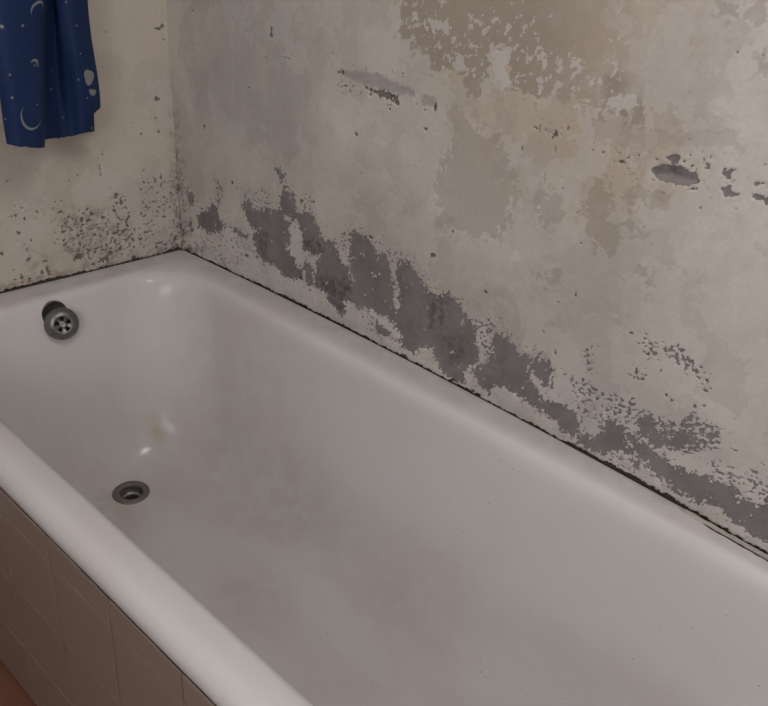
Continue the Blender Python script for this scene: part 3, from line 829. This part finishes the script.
# head wall
ys = np.concatenate([axis_range(YEND, -.50, -.001, 0, .0018, .02), [.05]])
zs = axis_range(FLOOR, -.02, .56, CEIL, .0018, .02)
U, V = np.meshgrid(ys, zs, indexing='ij')
edge = fbm(U, V, 55, 4, 201, .62); rag = fbm(U, V, 170, 3, 205, .6); tiny = fbm(U, V, 290, 2, 207, .5)
SPK = speckle(U, V, HSPECK, 211, 125)
DARKF = dotfield(U, V, HDOTS, field(U, V, HCRACK)) + .0022 * rag + .0012 * tiny + .0004 * edge - .0005
DARKF = np.maximum(DARKF, SPK * .8 - .0003)
lowz = sst(.20, .0, V)
DARKF = np.maximum(DARKF, (fbm(U, V, 110, 3, 221, .5) - 1.28 + .42 * lowz * sst(-.30, -.05, U)) * .006)
DIRT = np.clip(soft(U, V, HSTAIN, .012, .012) + .55 * sst(.03, 0, V + .008 * edge) + .8 * sst(-.028, 0, U + .006 * edge) * sst(.42, .05, V), 0, 1)
MAUVE = soft(U, V, HMAUVE, .03, .03)
WARM = .22 * sst(-.25, .5, fbm(U, V, 5, 3, 231))
gapw = .0012 + .0022 * fbm(U, V * 0, 30, 3, 241) + .0032 * fbm(U, V, 130, 3, 243) + .0016 * sst(-.16, -.40, U) + .003 * sst(-.03, 0, U)
GRIME = np.minimum(gapw - V, V + .06)
seam = .0012 + .004 * sst(.30, .02, V) + U + .0022 * fbm(U * .6, V, 60, 3, 245)
GRIME = np.maximum(GRIME, np.where(V < .22, seam * .6 - .0030 + .0016 * edge, -.02))
GRIME = np.where(U < -.662, -.02, GRIME); DIRT = DIRT * sst(-.68, -.64, U) * (.25 + .75 * (V > -.03))
far = np.full(U.shape, -.05)
X = headface(U, V) + .0014 * fbm(U, V, 6, 2, 251) + .0003 * fbm(U, V, 40, 3, 253)
X = X - .0015 * sst(-.0008, .0010, DARKF) - .005 * sst(-.001, .0015, GRIME) * (V > -.02) * (U < -.012)
co = np.stack([X, U, V], -1)
me = grid_mesh('wall_left', co[::-1], len(ys), len(zs), {k: v[::-1] for k, v in dict(layer=fbm(U, V * .9, 7, 6, 321, .6) - .35, skin=fbm(U, V, 9, 6, 331, .6) - .4, pale=.4 * sst(.25, 0, V) * sst(-.3, 0, U), grey=far, tanamt=far * 0, tan=far, white=far, smear=far, dark=DARKF, mould=far * 0, warm=WARM, mauve=MAUVE, grime=GRIME, dirt=DIRT).items()})
wall_left = link('wall_left', me, M['plaster_head'])
tag(wall_left, 'cream plaster wall with mould specks at the head of the bath', kind='structure')

# rest of the room, out of the picture
def struct(name, b, mat, label=None):
    o = link(name, to_mesh(box_bm(*b), name, False), mat); return tag(o, label, kind='structure')
struct('floor', (-.1, XEND + .1, YEND - .1, .1, FLOOR - .08, FLOOR), M['terracotta'], 'orange red floor beside the bath')
struct('ceiling', (-.1, XEND + .1, YEND - .1, .1, CEIL, CEIL + .08), M['ceiling'])
struct('wall_front', (XEND, XEND + .1, YEND - .1, .1, FLOOR, CEIL), M['paint'])
def boxes(name, blocks, mat):
    bm = bmesh.new()
    for b in blocks:
        t = box_bm(*b); mm = bpy.data.meshes.new('t'); t.to_mesh(mm); t.free(); bm.from_mesh(mm); bpy.data.meshes.remove(mm)
    return tag(link(name, to_mesh(bm, name, False), mat), kind='structure')
y0, y1 = YEND - .1, YEND
boxes('wall_back', ((-.1, WIN_X0, y0, y1, FLOOR, CEIL), (WIN_X1, XEND + .1, y0, y1, FLOOR, CEIL), (WIN_X0, WIN_X1, y0, y1, FLOOR, WIN_Z0), (WIN_X0, WIN_X1, y0, y1, WIN_Z1, CEIL)), M['paint'])
y0, y1, xm = YEND - .04, YEND + .01, (WIN_X0 + WIN_X1) / 2
boxes('window_1', ((WIN_X0, WIN_X0 + .04, y0, y1, WIN_Z0, WIN_Z1), (WIN_X1 - .04, WIN_X1, y0, y1, WIN_Z0, WIN_Z1), (WIN_X0 + .04, WIN_X1 - .04, y0, y1, WIN_Z0, WIN_Z0 + .04),
                   (WIN_X0 + .04, WIN_X1 - .04, y0, y1, WIN_Z1 - .04, WIN_Z1), (xm - .02, xm + .02, y0, y1, WIN_Z0 + .04, WIN_Z1 - .04)), M['ceiling'])

# ---------------------------------------------------------------- bathtub
LEV = [  # z, x head, x foot, y near, y far, corner radius
    (-.430, .14, 1.46, -.54, -.13, .12), (-.418, .11, 1.52, -.57, -.09, .12), (-.300, .050, 1.60, -.615, -.05, .10), (-.100, .022, 1.66, -.640, -.02, .06),
    (-.050, .004, 1.692, -.650, -.001, .02), (-.042, .001, 1.698, -.6585, -.001, .015), (-.032, .001, 1.7, -.6645, -.001, .012), (-.019, .001, 1.7, -.6640, -.001, .012),
    (-.008, .001, 1.7, -.6575, -.001, .012), (-.001, .002, 1.698, -.6470, -.002, .012), (.0005, .012, 1.688, -.6360, -.012, .03),
    (-.0005, .032, 1.670, -.6200, -.030, .06), (-.0030, .050, 1.652, -.6100, -.047, .100), (-.0110, .0585, 1.640, -.6035, -.0575, .125), (-.035, .066, 1.62, -.598, -.066, .14),
    (-.120, .086, 1.57, -.586, -.080, .15), (-.240, .116, 1.49, -.568, -.102, .16), (-.310, .142, 1.43, -.547, -.125, .16),
    (-.352, .165, 1.38, -.524, -.148, .15), (-.376, .186, 1.34, -.497, -.176, .14), (-.385, .207, 1.29, -.468, -.204, .12), (-.387, .225, 1.23, -.43, -.24, .09)]
LEV = np.array(LEV)
def dense(L, per):
    out = []
    n = len(L)
    for i in range(n - 1):
        a = L[max(i - 1, 0)]; b = L[i]; c = L[i + 1]; d = L[min(i + 2, n - 1)]
        k = max(2, int(per * (1 + np.abs(c - b)[[0, 1, 3]].max() / .05)))
        k = min(k, 10)
        for j in range(k):
            f = j / k
            # monotone-ish cubic
            q = .5 * ((2 * b) + (-a + c) * f + (2 * a - 5 * b + 4 * c - d) * f * f + (-a + 3 * b - 3 * c + d) * f ** 3)
            q = np.minimum(np.maximum(q, np.minimum(b, c) - .0005), np.maximum(b, c) + .0005)
            out.append(q)
    out.append(L[-1]); return out
def ring(q, ns=26, nl=60, nc=18):
    z, x0, x1, y0, y1, r = q; pts = []
    def side(a, b, n):
        for k in range(n): t = k / n; pts.append((a[0] + (b[0] - a[0]) * t, a[1] + (b[1] - a[1]) * t))
    def arc(cx, cy, a0):
        for k in range(nc): a = math.radians(a0 + 90 * k / nc); pts.append((cx + r * math.cos(a), cy + r * math.sin(a)))
    side((x0 + r, y0), (x1 - r, y0), nl); arc(x1 - r, y0 + r, -90)
    side((x1, y0 + r), (x1, y1 - r), ns); arc(x1 - r, y1 - r, 0)
    side((x1 - r, y1), (x0 + r, y1), nl); arc(x0 + r, y1 - r, 90)
    side((x0, y1 - r), (x0, y0 + r), ns); arc(x0 + r, y0 + r, 180)
    return pts
bm = bmesh.new(); rings = []
PROF = np.array(dense(LEV, 3))
lip = next(i for i in range(len(PROF)) if i > np.argmax(PROF[:, 0]) and PROF[i, 0] < -.045)
for _ in range(36):                                     # fair the inside so that the wall runs softly into the floor
    PROF[lip:-1] = .5 * PROF[lip:-1] + .25 * (PROF[lip - 1:-2] + PROF[lip + 1:])
floor_end = np.array([-.3885, .52, 1.0, -.345, -.330, .006])
PROF = list(PROF) + [PROF[-1] * (1 - f) + floor_end * f for f in np.linspace(.08, 1, 12)]
for q in PROF:
    R_ = []
    for x, y in ring(q):
        wy = min(max((y + .06) / .06, 0), 1); wx = min(max((.07 - x) / .07, 0), 1)
        yy = y + float(bowed(x)) * wy; xx = x + float(headface(y, 0)) * wx
        R_.append(bm.verts.new((xx, yy, q[0])))
    rings.append(R_)
N = len(rings[0])
for a, b in zip(rings[:-1], rings[1:]):
    for k in range(N): bm.faces.new((a[k], a[(k + 1) % N], b[(k + 1) % N], b[k]))
bm.faces.new(rings[-1])
cb = bm.verts.new((.8, -.335, -.432))
for k in range(N): bm.faces.new((rings[0][k], cb, rings[0][(k + 1) % N]))
bmesh.ops.recalc_face_normals(bm, faces=bm.faces)
DRAIN = Vector((.2545, -.3255, -.3852))
OVER = Vector((.060, -.3470, -.0365))
def punch(bm, sel, dist, push, radius):
    """open a round hole: refine the faces around it, drop those inside, pull the lip onto the circle"""
    for lim in (3.2, 2.2, 1.6):
        near_ = [f for f in bm.faces if sel(f.calc_center_median()) and dist(f.calc_center_median()) < radius * lim + .012]
        ed = list({e for f in near_ for e in f.edges})
        bmesh.ops.subdivide_edges(bm, edges=ed, cuts=1, use_grid_fill=True)
    inside = [f for f in bm.faces if sel(f.calc_center_median()) and dist(f.calc_center_median()) < radius]
    bmesh.ops.delete(bm, geom=inside, context='FACES')
    lip_ = {v for e in bm.edges if e.is_boundary for v in e.verts if sel(v.co) and dist(v.co) < radius * 1.6}
    for v in lip_: push(v)
    return lip_
def push_d(v):
    d = Vector((v.co.x - DRAIN.x, v.co.y - DRAIN.y)); d = d.normalized() * .0290
    v.co.x, v.co.y = DRAIN.x + d.x, DRAIN.y + d.y
def push_o(v):
    d = Vector((v.co.y - OVER.y, v.co.z - OVER.z)); d = d.normalized() * .0262
    v.co.y, v.co.z = OVER.y + d.x, OVER.z + d.y
dl = punch(bm, lambda c: -.395 < c.z < -.33, lambda c: math.hypot(c.x - DRAIN.x, c.y - DRAIN.y), push_d, .0290)
pts = np.array([v.co[:] for v in dl])                    # the floor's own slope carries the flange
punch(bm, lambda c: .040 < c.x < .12 and -.1 < c.z < .0, lambda c: math.hypot(c.y - OVER.y, c.z - OVER.z), push_o, .0262)
A_ = np.c_[pts[:, 0] - DRAIN.x, pts[:, 1] - DRAIN.y, np.ones(len(pts))]
sx, sy, z0 = np.linalg.lstsq(A_, pts[:, 2], rcond=None)[0]
DRAIN.z = float(z0) + .0006 + float(np.abs(A_ @ [sx, sy, z0] - pts[:, 2]).max()) * .5
DRAIN_N = Vector((-float(sx), -float(sy), 1)).normalized()
tub = bpy.data.objects.new('bathtub', None); C.objects.link(tub); tub.location = (0, 0, 0)
tub.empty_display_size = .1
tag(tub, 'white enamelled bathtub with rolled rim, drain and overflow against peeling walls', 'bathtub')
shell = link('tub_shell', to_mesh(bm, 'tub_shell'), M['enamel'], tub)
try: shell.data.set_sharp_from_angle(angle=math.radians(60))
except Exception: pass

# drain: flange, cup, inner ring with crossbar
fl = lathe([(.0232, -.004), (.0234, .0004), (.0250, .0016), (.0300, .0026), (.0355, .0022), (.0376, .0008), (.0380, -.0015), (.034, -.004)], 56)
drain = link('drain', to_mesh(fl, 'drain'), M['drain'], tub); drain.location = DRAIN; drain.rotation_euler = DRAIN_N.to_track_quat('Z', 'Y').to_euler()
tag(drain, 'round tarnished metal drain flange')
cup = link('drain_cup', to_mesh(lathe([(.0236, .0008), (.0232, -.010), (.0225, -.016), (.0185, -.0185), (.0180, -.021), (.0180, -.045)], 48), 'drain_cup'), M['drain'], drain)
rg = link('inner_ring', to_mesh(lathe([(.0150, -.0175), (.0165, -.0140), (.0192, -.0150), (.0205, -.0190)], 48), 'inner_ring'), M['chrome'], drain)
pl = link('drain_throat', to_mesh(lathe([(0, -.030), (.0182, -.030), (.0182, -.034), (0, -.034)], 40), 'drain_throat'), M['black'], drain)  # solid black disc; the dark down the drain is its colour

# overflow: domed face plate with five slots, a hub and the elbow behind it
ov = bpy.data.objects.new('overflow', None); C.objects.link(ov); ov.parent = tub; ov.empty_display_size = .02
tag(ov, 'chrome overflow grille standing proud of its hole')
PLATE = Vector((.0910, -.3465, -.0485))
ov.location = PLATE
ov.rotation_euler = Vector((1, -.30, .36)).to_track_quat('Z', 'Y').to_euler()
bm = bmesh.new()
SEG = 60
prof = [(.0325, -.011), (.0330, -.008), (.0318, -.003), (.0265, .0035), (.0185, .0075)]
rr = [[bm.verts.new((r * math.cos(2 * math.pi * k / SEG), r * math.sin(2 * math.pi * k / SEG), h)) for k in range(SEG)] for r, h in prof]
dish = [(.0160, .0074), (.0150, .0060), (.0078, .0058), (.0058, .0060)]
rr += [[bm.verts.new((r * math.cos(2 * math.pi * k / SEG), r * math.sin(2 * math.pi * k / SEG), h)) for k in range(SEG)] for r, h in dish]
for i, (a, b) in enumerate(zip(rr[:-1], rr[1:])):
    for k in range(SEG):
        if i == len(rr) - 3 and (k % 12) < 6: continue      # the five openings
        bm.faces.new((a[k], a[(k + 1) % SEG], b[(k + 1) % SEG], b[k]))
bmesh.ops.solidify(bm, geom=bm.faces[:], thickness=.0014)
bmesh.ops.recalc_face_normals(bm, faces=bm.faces)
link('face_plate', to_mesh(bm, 'face_plate'), M['chrome'], ov)
link('hub_screw', to_mesh(lathe([(.0062, .0040), (.0062, .0064), (.0052, .0072), (.0030, .0074), (.0026, .0062), (0, .0062)], 36), 'hub_screw'), M['chrome'], ov)
link('grille_backing', to_mesh(lathe([(0, -.006), (.029, -.006), (.029, -.008), (0, -.008)], 40), 'grille_backing'), M['black'], ov)  # black disc, coloured to give the dark behind the slots
neck = lathe([(.0, -.0082), (.0090, -.0082), (.0095, -.020), (.0090, -.040), (0, -.040)], 36)
link('overflow_neck', to_mesh(neck, 'overflow_neck'), M['black'], ov)
hl = link('hole_lining', to_mesh(lathe([(.0266, .004), (.0264, -.004), (.0255, -.030), (0, -.030)], 40), 'hole_lining'), M['lining'], tub)
hl.location = OVER + Vector((.000, 0, 0)); hl.rotation_euler = (0, math.radians(90), 0)

# aged sealant along the wall edge of the rim
def bead(name, x0, x1, yoff, w, h, mat, seed, zoff=.0):
    k = np.linspace(x0, x1, int((x1 - x0) / .003) + 2); bm = bmesh.new(); R2 = []
    wob = fbm(k, k * 0, 30, 3, seed); wob2 = fbm(k, k * 0, 90, 3, seed + 5)
    for i, x in enumerate(k):
        e = sst(0, .02, x - x0) * sst(0, .02, x1 - x) * .9 + .1
        yc = float(bowed(x)) + yoff + .0012 * wob[i]; ww = w * e * (1 + .45 * wob2[i]); hh = h * e * (1 + .3 * wob[i])
        R2.append([bm.verts.new((x, yc + ww * math.cos(a), zoff + max(hh * math.sin(a), -.0015))) for a in np.linspace(-.35, math.pi + .35, 8)])
    for a, b in zip(R2[:-1], R2[1:]):
        for j in range(7): bm.faces.new((a[j], a[j + 1], b[j + 1], b[j]))
        bm.faces.new((a[7], a[0], b[0], b[7]))
    bm.faces.new(R2[0]); bm.faces.new(R2[-1]); bmesh.ops.recalc_face_normals(bm, faces=bm.faces)
    return link(name, to_mesh(bm, name), mat)
tag(bead('trim_1', 1.215, 1.66, -.0085, .0046, .0035, M['caulk'], 3), 'loose strip of old sealant along the rim', kind='structure')
tag(bead('trim_2', 1.252, 1.66, -.0145, .0016, .0016, M['gap'], 9), 'dark line of mould beside the old sealant', kind='structure')

# ---------------------------------------------------------------- tiled apron
YT = -.6655
apron = link('wall_apron', to_mesh(box_bm(.002, 1.698, YT + .0035, YT + .0125, FLOOR, -.0515), 'wall_apron', False), M['grout'])
tag(apron, 'beige tiled apron along the front of the bath', kind='structure')
rows = [(-.0375, -.0863), (-.0863, -.2363), (-.2363, -.3863), (-.3863, -.5363)]
cols = [.0348 + .15 * k for k in range(0, 12)]
cols = [.002] + cols; cols[-1] = 1.698
rnd_ = random.Random(4); cache = {}
for (zt, zb) in rows:
    for x0, x1 in zip(cols[:-1], cols[1:]):
        w_, h_ = round(x1 - x0 - .0028, 4), round(zt - zb - .0028, 4)
        if (w_, h_) not in cache:
            bmx = box_bm(-w_ / 2, w_ / 2, -.004, .004, -h_ / 2, h_ / 2)
            fe = [e for e in bmx.edges if all(v.co.y < 0 for v in e.verts)]
            bmesh.ops.bevel(bmx, geom=fe, offset=.0020, segments=2, profile=.6, affect='EDGES')
            mt = to_mesh(bmx, 'tile', False); mt.materials.append(M['tile']); cache[(w_, h_)] = mt
        t = bpy.data.objects.new('tile', cache[(w_, h_)]); C.objects.link(t); t.parent = apron
        t.location = ((x0 + x1) / 2, YT + .0042 + rnd_.uniform(-.0004, .0004), (zt + zb) / 2)
        t.rotation_euler = (rnd_.uniform(-.003, .003), 0, rnd_.uniform(-.003, .003))
# ragged pointing between the rim and the top course
k = np.linspace(.01, 1.69, 560); w1 = fbm(k, k * 0, 28, 4, 7, .6); bm = bmesh.new(); R2 = []
for i, x in enumerate(k):
    b_ = YT + .0022 + .0006 * w1[i]; lo = -.0395 - .0012 * w1[i]
    R2.append([bm.verts.new(v) for v in ((x, b_ + .010, -.035), (x, b_, -.0362), (x, b_, lo), (x, b_ + .010, lo - .001))])
for a, b in zip(R2[:-1], R2[1:]):
    for j in range(4): bm.faces.new((a[j], a[(j + 1) % 4], b[(j + 1) % 4], b[j]))
bm.faces.new(R2[0]); bm.faces.new(R2[-1]); bmesh.ops.recalc_face_normals(bm, faces=bm.faces)
tag(link('trim_3', to_mesh(bm, 'trim_3', False), M['gap']), 'dark broken joint between rim and tiles', kind='structure')

# ---------------------------------------------------------------- blue cloth
KB, KT = np.array(CLOTH_B), np.array(CLOTH_T)
def cr(K, s):
    nn = len(K) - 1; t = s * nn; i = min(int(t), nn - 1); f = t - i
    a = K[max(i - 1, 0)]; b = K[i]; c = K[i + 1]; d = K[min(i + 2, nn)]
    return .5 * ((2 * b) + (-a + c) * f + (2 * a - 5 * b + 4 * c - d) * f * f + (-a + 3 * b - 3 * c + d) * f ** 3)
def cloth_pt(s, z):
    B = cr(KB, s); T = cr(KT, s)
    t = (z - B[2]) / (T[2] - B[2])
    t = t if t < 1.15 else 1.15 + (1 - math.exp(-(t - 1.15) / .8)) * .45
    q = B + (T - B) * t
    return Vector((q[1], q[0], z))
ns_ = 220
sv = np.linspace(0, 1, ns_)
zv = np.concatenate([np.linspace(0, .30, 190), np.linspace(.31, CEIL - .335, 30)])
co = np.zeros((ns_, len(zv), 3)); nzb = fbm(sv, sv * 0, 26, 3, 5)
side_ = np.array([sst(.80, 1.0, s) for s in sv])
for i, s in enumerate(sv):
    zb = float(cr(KB, s)[2]) + .0016 * nzb[i]
    for j, dz in enumerate(zv):
        z = min(zb + dz, CEIL - .03)
        P = cloth_pt(s, z)
        notch = float(sst(.033, .046, dz) * sst(.25, .05, dz))
        P.y += side_[i] * (.0140 * notch)
        P.x += .0025 * math.sin(z * 31 + s * 9) * (1 - s * .3)
        co[i, j] = P
wid = np.zeros(ns_)
wid[1:] = np.cumsum(np.linalg.norm(np.diff(co[:, 60], axis=0), axis=1))
Sg, _ = np.meshgrid(wid, zv, indexing='ij'); Zg = co[:, :, 2]
pf = np.full(Sg.shape, -.05)
for kind, s, z, r, ang, off in PRINT:
    u0 = float(np.interp(s, sv, wid)); du = Sg - u0; dz = Zg - z; rad = np.sqrt(du ** 2 + dz ** 2)
    if kind == 'dot': f = r * .8 - rad
    elif kind == 'blob': f = r * (1 + .14 * np.sin(3 * np.arctan2(dz, du) + 1)) - rad
    elif kind == 'half': f = np.minimum(r - rad, (du * math.sin(math.radians(ang)) * .55 - dz * .8) + r * .12)
    else:
        a = math.radians(ang); ox, oz = math.cos(a), math.sin(a); sh = r * (off * .75 + .05)
        f = np.minimum(r - rad, np.sqrt((du + ox * sh) ** 2 + (dz + oz * sh) ** 2) - r * (1 - off * .25))
    pf = np.maximum(pf, f)
me = grid_mesh('curtain', co, ns_, len(zv), dict(print=pf))
cur = link('shower_curtain', me, M['cloth'])
md = cur.modifiers.new('thickness', 'SOLIDIFY'); md.thickness = .0012; md.offset = 0
tag(cur, 'dark blue cloth printed with pale moons and stars hanging at the cream wall', 'curtain')
struct('trim_4', (.0, .16, -.50, -.12, CEIL - .036, CEIL), M['ceiling'])
